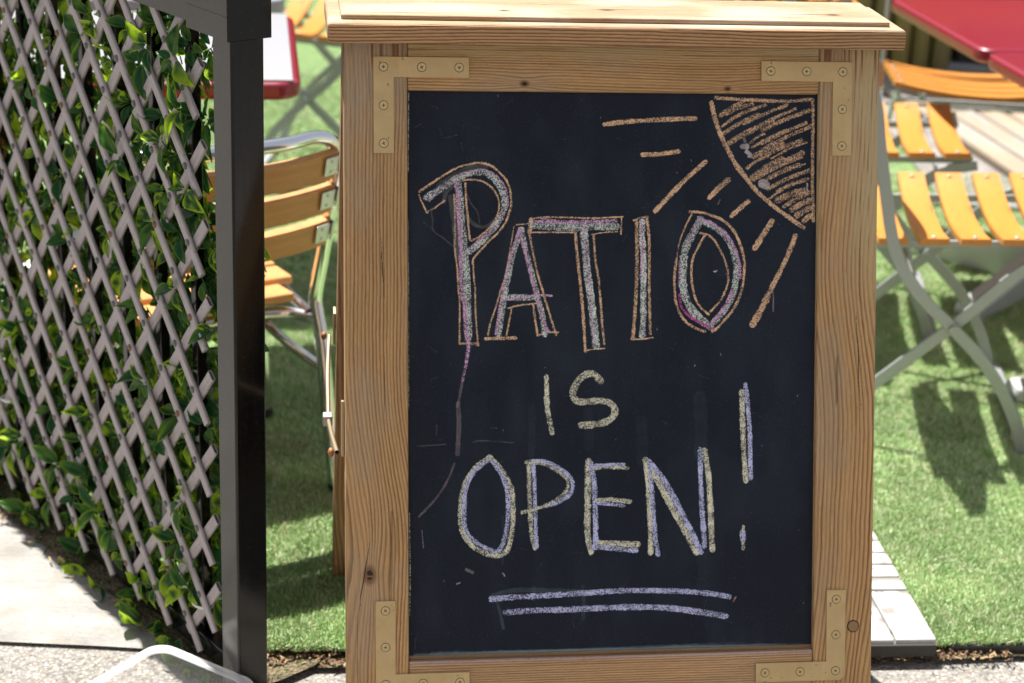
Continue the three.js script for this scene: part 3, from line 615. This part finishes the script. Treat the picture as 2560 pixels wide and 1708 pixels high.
  function whorl(x, y, z, n, size, out) {
    const ph = rnd() * 6.28;
    for (let k = 0; k < n; k++) {
      const a = ph + k * 2.4 + (rnd() - .5) * .7, o = out * (.15 + 1.1 * rnd()), d = V(Math.cos(a), Math.sin(a) * .9 - .25, o).normalize();
      const nrm = V((rnd() - .5) * .9, .45 + (rnd() - .3) * .8, .75 + rnd() * .4); nrm.addScaledVector(d, -nrm.dot(d)).normalize();
      const sd = V(0, 0, 0).crossVectors(nrm, d).normalize(), L = size * .86 * (.62 + .72 * rnd()) * (k === n - 1 ? .6 : 1);
      const M = new THREE.Matrix4().makeBasis(sd, nrm, d).scale(V(L * (.95 + .2 * rnd()), L, L)).setPosition(x + d.x * .006, y + d.y * .006, z + d.z * .004);
      const tip = V(x, y, z).addScaledVector(d, L * .6);
      all.push({ M, g: rnd() < .60 ? Math.floor(rnd() * 6) : 6 + Math.floor(rnd() * 4), show: z * 5 + tip.z * 9 + x * .7, tip });
    }
    stems.push(tube([V(x - .012 + rnd() * .02, y - .035 - rnd() * .02, z - .018), V(x, y - .012, z - .006), V(x, y, z)], .0011, 5, 5));
  }
  for (let i = -1; i <= 22; i++) for (let j = -1; j <= 16; j++) if ((i + j) % 2 !== 0) { // the open diamonds
    const [x0, y0] = node(i, j), x = x0 + (rnd() - .5) * .03, y = y0 + (rnd() - .5) * .035; if (x > .045 || y > yTop) continue;
    const thin = j < 3 && i < 9 ? .9 : 1;
    if (rnd() < .8 * thin) whorl(x, y, -.020 + rnd() * .014, 3 + Math.floor(rnd() * 3), .036 + rnd() * .014, rnd() < .62 ? 1.05 : .4);
    if (rnd() < 1.0 * thin) whorl(x + (rnd() - .5) * .03, y + (rnd() - .5) * .03, -.034 - rnd() * .012, 5 + Math.floor(rnd() * 2), .040 + rnd() * .014, .25);
    for (let q = 0; q < 3; q++) if (rnd() < .85 * (thin < 1 ? .75 : 1)) whorl(x + (rnd() - .5) * .05, y + (rnd() - .5) * .05, -.046 - rnd() * .02, 6, .034 + rnd() * .018, .15);
  }
  // hand-set: leaves that hang below the slats and the large ones near the post
  for (let i = 0; i <= 20; i += 1) { const [x, y] = node(i, 15.9 + rnd() * .6); whorl(x, y, -.004 + rnd() * .018, 4, .048, .9); }
  for (let i = 0; i <= 20; i += 1) { const [x, y] = node(i + rnd(), 13.2 + rnd() * 1.8); whorl(x, y, .004 + rnd() * .012, 3, .048, .9); }
  for (const [i, j] of [[2.0, -.7], [1.4, 1.6], [4.2, 2.6], [.2, .5], [.5, -.6], [.1, 2.6], [1.0, 5.4], [3.2, 8.6], [1.2, 11.4]]) { const [x, y] = node(i, j); whorl(x, y, .006, 4, .046, .55); }
  all.sort((a, b) => b.show - a.show);
  all.slice(0, 300).forEach((l) => { const m = part('leaf', LG[l.g], leafM, trellis); m.applyMatrix4(l.M); });
  const rest = all.slice(300).map((l) => LG[l.g].clone().applyMatrix4(l.M));
  part('foliage', mergeGeometries(rest), leafM, trellis).userData.kind = 'stuff';
  part('stems', mergeGeometries(stems), stemM, trellis).userData.kind = 'stuff';
  console.log('leaves', all.length);
}
// ================================================================ PLASTIC TRAY
{
  const tray = thing('plastic_tray', 'clear plastic food tray with rounded corners, empty, at the foot of the post', 'tray', [-.522 + .03, -.016, -2.411 + .10], 0);
  // rim corner points on the ground plan: back corner near (-.515,-2.415), right corner near (-.37,-2.325)
  const m = phy({ color: 0xffffff, roughness: .20, transmission: .93, thickness: 0, ior: 1.45, side: THREE.DoubleSide });
  const frost = phy({ color: 0xffffff, roughness: .5, transmission: .62, thickness: 0, ior: 1.5, side: THREE.DoubleSide });
  const a = V(-.514, 0, -2.424), b = V(-.345, 0, -2.318), ux = b.clone().sub(a).normalize(), uz = V(-ux.z, 0, ux.x), L = .20, W = .30;
  tray.position.copy(a).addScaledVector(ux, L / 2).addScaledVector(uz, W / 2); tray.position.y = -.016;
  tray.quaternion.setFromRotationMatrix(new THREE.Matrix4().makeBasis(ux, V(0, 1, 0), uz));
  const ring = (w, h, r, y, n = 6) => { const o = []; for (const [sx, sz, a0] of [[1, 1, 0], [-1, 1, 90], [-1, -1, 180], [1, -1, 270]]) for (let k = 0; k <= n; k++) { const t = rad(a0 + 90 * k / n); o.push(V(sx * (w / 2 - r) + r * Math.cos(t), y, sz * (h / 2 - r) + r * Math.sin(t))); } return o; };
  const loft = (rings) => { const n = rings[0].length, P = [], I = []; rings.forEach((q) => q.forEach((v) => P.push(v.x, v.y, v.z))); for (let i = 0; i + 1 < rings.length; i++) for (let k = 0; k < n; k++) { const p = i * n + k, q = i * n + (k + 1) % n; I.push(p, q, p + n, q, q + n, p + n); } const g = new THREE.BufferGeometry(); g.setAttribute('position', new THREE.Float32BufferAttribute(P, 3)); g.setIndex(I); g.computeVertexNormals(); return g; };
  part('rim', loft([ring(L, W, .03, .062), ring(L + .003, W + .003, .031, .0655), ring(L - .006, W - .006, .029, .0685), ring(L - .026, W - .026, .026, .0675), ring(L - .031, W - .031, .025, .064)]), frost, tray);
  part('wall', loft([ring(L - .031, W - .031, .025, .064), ring(L - .045, W - .045, .026, .03), ring(L - .058, W - .058, .026, .008), ring(L - .066, W - .066, .024, .003)]), m, tray);
  const fl = new THREE.ShapeGeometry(new THREE.Shape(ring(L - .066, W - .066, .024, 0).map((v) => new THREE.Vector2(v.x, v.z)))).rotateX(Math.PI / 2).translate(0, .003, 0);
  part('floor', fl, m, tray);
  part('step', loft([ring(L - .052, W - .052, .026, .0175), ring(L - .050, W - .050, .0265, .0195), ring(L - .0475, W - .0475, .0265, .0215)]), frost, tray);
}
// ================================================================ ALUMINIUM CHAIR
const slatOrange = woodMat(.5, .08, { seed: 131, pith: -1, rings: 200, depth: .03, wave: .3, contrast: .35, light: [.58, .225, .034], dark: [.38, .13, .02], weather: .05, rough: .42, bump: .0004, res: 1200 });
const slatTan = woodMat(.5, .08, { seed: 137, pith: -1, rings: 240, depth: .03, wave: .3, contrast: .3, light: [.60, .285, .085], dark: [.42, .175, .045], weather: .05, rough: .45, bump: .0004, res: 1200 });
{
  const alu = std({ color: lin(.78, .78, .79), roughness: .16, metalness: 1 }), plate = std({ color: lin(.55, .54, .52), roughness: .38, metalness: .85 }), rub = std({ color: lin(.02, .02, .02), roughness: .8 });
  const ch = thing('cafe_chair', 'shiny aluminium tube chair with tan wooden slats, seen from behind between post and sign', 'chair', [-.483, .004, -2.939], rad(33));
  ch.scale.set(1.02, .968, 1.02);
  const X = .20, prof = [[.0, 0], [.030, .15], [.056, .28], [.080, .345], [.082, .375], [.054, .464], [.017, .592], [.004, .655]];
  // x = right, z = -forward
  const side = (s) => prof.map(([g, y]) => V(s * X, y, -g));
  part('back_frame', tube([...side(-1), V(-X + .012, .690, .002), V(-X + .05, .703, .010), V(-.08, .703, .030), V(.08, .703, .030), V(X - .05, .703, .010), V(X - .012, .690, .002), ...side(1).reverse()], .0125, 120, 14), alu, ch);
  for (const s of [-1, 1]) {
    const f = part('front_leg', tube([V(s * X * .95, .335, -.08), V(s * X, .345, -.30), V(s * (X + .012), .30, -.35), V(s * (X + .03), .02, -.36)], .0125, 30, 12), alu, ch);
    const c = part('foot_cap', new THREE.CylinderGeometry(.0145, .0145, .024, 14), rub, f); c.position.set(s * (X + .03), .012, -.36);
    const r = part('foot_cap', new THREE.CylinderGeometry(.0145, .0145, .02, 14), rub, ch); r.position.set(s * X, .010, 0);
    part('brace', tube([V(s * X, .235, -.046), V(s * (X - .05), .285, -.15), V(s * (X - .06), .32, -.22)], .009, 14, 10), alu, ch);
  }
  part('seat_rail', tube([V(-X, .328, -.075), V(-X + .06, .335, -.115), V(0, .336, -.12), V(X - .06, .335, -.115), V(X, .328, -.075)], .0125, 30, 12), alu, ch);
  const curved = (L, W, T, bend, r) => { const g = new RoundedBoxGeometry(L, W, T, 4, r), n = 16; const q = new THREE.BoxGeometry(L, W, T, n, 1, 1); const p = q.attributes.position, uv = q.attributes.uv; for (let i = 0; i < p.count; i++) { const x = p.getX(i); uv.setXY(i, x / L + .5, p.getY(i) / W + .5); p.setZ(i, p.getZ(i) + bend * (1 - (2 * x / L) ** 2)); } q.computeVertexNormals(); return q; };
  for (const [y, z] of [[.652, .003], [.586, -.012], [.517, -.032]]) {
    const b = part('back_slat', curved(.385, .0525, .017, .030, .004), slatTan, ch); b.position.set(0, y, z + .002); b.rotation.x = .257;
    for (const s of [-1, 1]) { const k = part('slat_bracket', box(.030, .036, .003, .001), plate, b); k.position.set(s * .178, .004, .017); k.rotation.y = s * .25; const e = part('slat_bracket', box(.020, .030, .003, .001), plate, b); e.position.set(s * .200, .004, .010); e.rotation.y = s * .9; for (const d of [-.010, .010]) { const r = part('screw', new THREE.SphereGeometry(.0035, 8, 6), plate, b); r.position.set(s * .176, .004 + d, .019); r.scale.z = .5; } }
  }
  for (let i = 0; i < 5; i++) { const b = part('seat_slat', box(i < 1 ? .33 : .39, .018, .066, .005), slatTan, ch); b.position.set(0, .372 + .003 * i - (i === 0 ? .004 : 0), -.125 - i * .0705); if (i === 0) b.rotation.x = -.06; }
}
// ================================================================ TABLES
function tableTop(w, d, t, r) { const s = new THREE.Shape(), x = w / 2 - .012, z = d / 2 - .012; s.moveTo(-x + r, -z); s.lineTo(x - r, -z); s.absarc(x - r, -z + r, r, -Math.PI / 2, 0); s.lineTo(x, z - r); s.absarc(x - r, z - r, r, 0, Math.PI / 2); s.lineTo(-x + r, z); s.absarc(-x + r, z - r, r, Math.PI / 2, Math.PI); s.lineTo(-x, -z + r); s.absarc(-x + r, -z + r, r, Math.PI, Math.PI * 1.5); const g = new THREE.ExtrudeGeometry(s, { depth: t - .02, bevelEnabled: true, bevelSize: .012, bevelThickness: .010, bevelSegments: 5, curveSegments: 6 }); g.rotateX(-Math.PI / 2); g.translate(0, -t + .010, 0); return g; }
const redTop = phy({ color: lin(.20, .004, .017), roughness: .3, clearcoat: .35, clearcoatRoughness: .12 });
const castM = std({ color: lin(.50, .52, .50), roughness: .45, metalness: .35 });
function makeTable(label, x, z, turn, w, d, h, mats, group, feet = 45) {
  const t = thing('patio_table', label, 'table', [x, .004, z], turn, group);
  const top = part('table_top', tableTop(w, d, .034, .035), mats[0], t); top.position.y = h;
  if (mats[1]) { const f = part('top_panel', box(w - .03, .004, d - .03, .001), mats[1], t); f.position.y = h + .0015; }
  part('column', new THREE.CylinderGeometry(.028, .028, h - .08, 24).translate(0, (h - .08) / 2 + .04, 0), castM, t);
  const pl = part('top_plate', box(w * .5, .012, d * .5, .003), castM, t); pl.position.y = h - .042;
  for (let k = 0; k < 4; k++) {
    const s = new THREE.Shape(); s.moveTo(.02, .004); s.lineTo(.36, .0); s.quadraticCurveTo(.385, .004, .375, .022); s.lineTo(.20, .050); s.lineTo(.02, .085); const g = new THREE.ExtrudeGeometry(s, { depth: .046, bevelEnabled: true, bevelSize: .008, bevelThickness: .012, bevelSegments: 3 }); g.translate(0, .008, -.023);
    const f = part('foot', g, castM, t); f.rotation.y = rad(feet + 90 * k);
  }
  return t;
}
const rowR = 'red tables standing end to end on the right';
makeTable('glossy red table farther of the two end to end on the right', 1.325, -4.41, rad(9.5), .74, .62, .665, [redTop], rowR, 40);
makeTable('glossy red table nearer of the two end to end on the right', 1.443, -3.70, rad(9.5), .74, .80, .665, [redTop], rowR, 0);
const whiteTop = phy({ color: lin(.36, .36, .385), roughness: .3, clearcoat: .5, clearcoatRoughness: .2 });
makeTable('white topped table with red edge behind the leafy fence', -.831, -3.67, rad(8.5), .74, .66, .68, [redTop, whiteTop]);
makeTable('grey topped table behind the white one with red edge', -.96, -4.42, rad(8.5), .74, .66, .69, [std({ color: lin(.30, .30, .34), roughness: .35 })]);
// ================================================================ FOLDING CHAIRS
function makeFolding(label) {
  const c = thing('folding_chair', label, 'chair', [0, 0, 0], 0, 'folding bistro chairs with orange slats');
  const st = std({ color: lin(.34, .36, .36), roughness: .45, metalness: .55 });
  const zS = .235;
  const leg1 = [[-.262, .82], [-.215, .68], [-.204, .622], [-.181, .521], [-.157, .426], [-.133, .374], [-.085, .314], [-.023, .258], [.06, .174], [.115, .083], [.144, .006]];
  const leg2 = [[.20, .425], [.12, .40], [-.023, .258], [-.158, .127], [-.255, .03], [-.272, .008]];
  for (const s of [-1, 1]) {
    part('back_leg', flatBar(leg1, .0215, .006, s * zS), st, c);
    part('front_leg', flatBar(leg2, .0215, .006, s * (zS - .012)), st, c);
    const r = part('seat_rail', box(.40, .016, .008, .002), st, c); r.position.set(0.0, .408, s * (zS - .075)); r.rotation.z = .06;
  }
  for (const [x, y] of [[.150, .012], [-.272, .012]]) { const b = part('foot_bar', box(.030, .006, .47, .002), st, c); b.position.set(x, y, 0); }
  const sp = part('cross_bar', new THREE.CylinderGeometry(.005, .005, .45, 8).rotateX(Math.PI / 2), st, c); sp.position.set(-.10, .33, 0);
  const sp2 = part('cross_bar', new THREE.CylinderGeometry(.005, .005, .45, 8).rotateX(Math.PI / 2), st, c); sp2.position.set(.12, .395, 0);
  // slats dip in the middle and run across the seat
  const slat = (W, T, L, dip) => { const n = 14, g = new RoundedBoxGeometry(W, T, L, 2, .004), q = new THREE.BoxGeometry(W, T, L, 2, 2, n), p = q.attributes.position, uv = q.attributes.uv; for (let i = 0; i < p.count; i++) { const z = p.getZ(i), x = p.getX(i), y = p.getY(i); uv.setXY(i, z / L + .5, x / W * .7 + .5); const e = Math.abs(x) > W * .45 && Math.abs(y) > T * .45 ? .9 : 1; p.setX(i, x * (e < 1 ? .955 : 1)); p.setY(i, y - dip * (1 - (2 * z / L) ** 2)); } return toCreasedNormals(q, .7); };
  const sg = slat(.0575, .013, .47, .026);
  for (let k = 0; k < 5; k++) { const m = part('seat_slat', sg, slatOrange, c); const x = -.156 + k * .078; m.position.set(x, .436 + x * .06, 0); m.rotation.z = .06; }
  const screw = new THREE.SphereGeometry(.005, 10, 6).scale(1, .4, 1);
  for (const s of [-1, 1]) { const p = part('pivot', new THREE.CylinderGeometry(.008, .008, .03, 14).rotateX(Math.PI / 2), st, c); p.position.set(-.023, .258, s * (zS - .004)); for (let k = 0; k < 5; k++) { const q = part('screw', screw, st, c); const x = -.156 + k * .078; q.position.set(x, .4405 + x * .06, s * .215); } }
  const bg = slat(.052, .012, .47, .026);
  for (const [x, y, a] of [[-.245, .775, 1.30], [-.226, .70, 1.34]]) { const m = part('back_slat', bg, slatOrange, c); m.position.set(x, y, 0); m.rotation.z = a; }
  return c;
}
const proto = makeFolding('grey steel folding chair with orange slat seat nearest the sign on the right');
proto.position.set(.899, .004, -3.592); proto.rotation.y = rad(-5);
function folding(label, x, z, turn) { const r = proto.clone(); r.name = numbered('folding_chair'); scene.add(r); r.position.set(x, .004, z); r.rotation.y = rad(turn); r.userData = { ...proto.userData, label }; return r; }
folding('folding chair with orange slats directly behind the nearest one on the right', .838, -4.205, -6);
folding('folding chair with long orange slats facing the camera behind the two red tables', 1.20, -4.80, -95);
folding('folding chair with crossed steel legs on the grass right of the white topped table', -.60, -5.20, 176);
folding('folding chair showing only slivers above the wooden cap of the sign', .86, -6.02, -4);
// ================================================================ WHITE DECK BY THE SIGN
{
  const o = thing('plank_platform', 'low white painted plank platform on the turf right of the sign', 'platform', [.696, .0, -2.572], rad(6));
  const t = makeTex(1024, 256, (x, y) => { const f = fbm(x / 70, y / 30, 4, 4), s = noise(x / 90, y / 2.5, 9), w = sm(.58, .72, fbm(x / 60, y / 22, 33, 4)); const c = mix3([.50, .49, .47].map((k) => k * (.78 + .26 * f + .12 * s)), [.20, .18, .155], w * .9); return [...c, .5 + .2 * s - .4 * w]; }, { bump: true });
  const m = std({ map: t.map, bumpMap: t.bumpMap, bumpScale: .001, roughness: .6 }), dk = std({ color: lin(.05, .045, .04), roughness: .85 });
  // two or three boards running away from the pavement, then cross boards
  for (let k = 0; k < 5; k++) { const b = part('plank', bar(.158, .0655, .018, .003, k * .23, k * .17, .3, .3), m, o); b.rotation.set(-Math.PI / 2, 0, Math.PI / 2); b.position.set(-.033 - k * .069, .016, -.079 + (k % 2) * .001); }
  for (let k = 0; k < 9; k++) { const b = part('plank', bar(.40 + (k % 3) * .002, .0395, .018, .003, k * .31, k * .21, .5, .2), m, o); b.rotation.x = -Math.PI / 2; b.position.set(-.20, .016, -.162 - .0225 - k * .0445); }
  const fs = part('fascia', box(.37, .022, .006, .002), dk, o); fs.position.set(-.186, .007, .004);
  for (const x of [-.03, -.2, -.36]) { const b = part('bearer', box(.05, .014, .54, .003), dk, o); b.position.set(x, .001, -.285); }
}
// ================================================================ FAR RIGHT: DECK, BAMBOO, PLANTER
{
  const o = thing('plank_deck', 'weathered pale plank deck on the ground at the far right of the patio', 'deck', [2.1, .016, -5.85], rad(11));
  const m = woodMat(1.9, .14, { seed: 211, pith: -1, rings: 140, depth: .03, contrast: .4, light: [.33, .26, .185], dark: [.20, .14, .095], weather: .6, grey: [.28, .26, .235], res: 700 });
  for (let k = 0; k < 14; k++) { const b = part('plank', bar(1.75, .088, .022, .004, k * .13, k * .37, .8, .7), m, o); b.rotation.set(-Math.PI / 2, 0, Math.PI / 2); b.position.set(-.66 + k * .100, .012, -.1); }
  const s = thing('bamboo_screen', 'screen of thick olive bamboo canes standing at the back of the patio', 'screen', [1.36, .01, -6.86], 0);
  const bm = [0, 1, 2].map((k) => std({ color: lin(.24 - k * .03, .19 - k * .02, .055), roughness: .5 })), rnd = mulberry(8);
  const cane = (() => { const g = []; for (let k = 0; k < 6; k++) { g.push(new THREE.CylinderGeometry(.036, .036, .30, 16).translate(0, .15 + k * .305, 0)); g.push(new THREE.TorusGeometry(.0365, .004, 6, 16).rotateX(Math.PI / 2).translate(0, .302 + k * .305, 0)); } return mergeGeometries(g.map((q) => q.toNonIndexed())); })();
  for (let k = 0; k < 9; k++) { const b = part('cane', cane, bm[k % 3], s); b.position.set(-.42 + k * .078, 0, (rnd() - .5) * .02); b.rotation.y = rnd() * 6; }
  const bk = part('backing', box(.78, 1.7, .02, .004), std({ color: lin(.02, .02, .014), roughness: .9 }), s); bk.position.set(-.10, .85, -.06);
  const p = thing('planter_box', 'black planter box with grey metal trim behind the red tables', 'planter', [2.02, .01, -7.02], rad(-8));
  const pb = part('box', box(.74, .62, .45, .01), std({ color: lin(.012, .012, .013), roughness: .6 }), p); pb.position.set(0, .33, 0);
  const tr = part('trim', box(.80, .03, .50, .006), std({ color: lin(.35, .36, .38), roughness: .4, metalness: .6 }), p); tr.position.set(0, .015, .0); const tr2 = part('trim', box(.78, .03, .48, .006), tr.material, p); tr2.position.set(0, .65, 0);
  const g = thing('garden_hedge', 'dark green clipped hedge closing the back of the patio', 'hedge', [0, 0, -9.2], 0);
  const hr = mulberry(77), hl = []; const one = new THREE.PlaneGeometry(.10, .07);
  for (let i = 0; i < 9000; i++) { const q = one.clone(); q.rotateX(hr() * 6); q.rotateY(hr() * 6); q.translate((hr() - .5) * 11, hr() * 2.3, (hr() - .5) * .6); hl.push(q); }
  part('leaves', mergeGeometries(hl), std({ color: lin(.04, .085, .03), roughness: .7, side: THREE.DoubleSide }), g).userData.kind = 'stuff';
  const core = part('core', box(11, 2.2, .4, .05), std({ color: lin(.018, .03, .012), roughness: 1 }), g); core.position.y = 1.1;
}
// ================================================================ LITTER
{
  const rnd = mulberry(17), G = [], C = [];
  const bit = (x, z, s) => { const g = new THREE.PlaneGeometry(s * (1 + rnd() * 2.5), s * .6, 2, 1); const p = g.attributes.position; for (let i = 0; i < p.count; i++) p.setZ(i, (rnd() - .5) * s * .7); g.rotateX(-Math.PI / 2 + (rnd() - .5)); g.rotateY(rnd() * 6.28); g.translate(x, rnd() * .006 - .006, z); const k = rnd(), c = k < .5 ? [.17, .09, .045] : k < .8 ? [.33, .22, .11] : [.06, .04, .03]; const a = []; for (let i = 0; i < p.count; i++) a.push(...c); g.setAttribute('color', new THREE.Float32BufferAttribute(a, 3)); g.computeVertexNormals(); G.push(g); };
  for (let i = 0; i < 260; i++) { const x = -.42 + rnd() * .3; bit(x, cz(x) + .012 + (rnd() - .5) * .05, .0025 + rnd() * .004); }
  for (let i = 0; i < 260; i++) { const x = .52 + rnd() * .30; bit(x, cz(x) + .022 + (rnd() - .5) * .035, .002 + rnd() * .003); }
  for (let i = 0; i < 200; i++) { const s = rnd() * 1.0; const q = corner.clone().addScaledVector(fd, .1 + s).addScaledVector(fn, (rnd() - .75) * .08 + s * .03); bit(q.x, q.z, .003 + rnd() * .004); }
  const m = part('leaf_litter', mergeGeometries(G), std({ vertexColors: true, roughness: .9, side: THREE.DoubleSide }), scene); m.userData = { kind: 'stuff', label: 'dry brown leaf bits gathered along the edge of the turf', category: 'litter' };
}
scene.traverse((o) => { if (o.isMesh) o.castShadow = o.receiveShadow = true; });
renderer.setSize(1024, 683);
renderer.render(scene, camera);
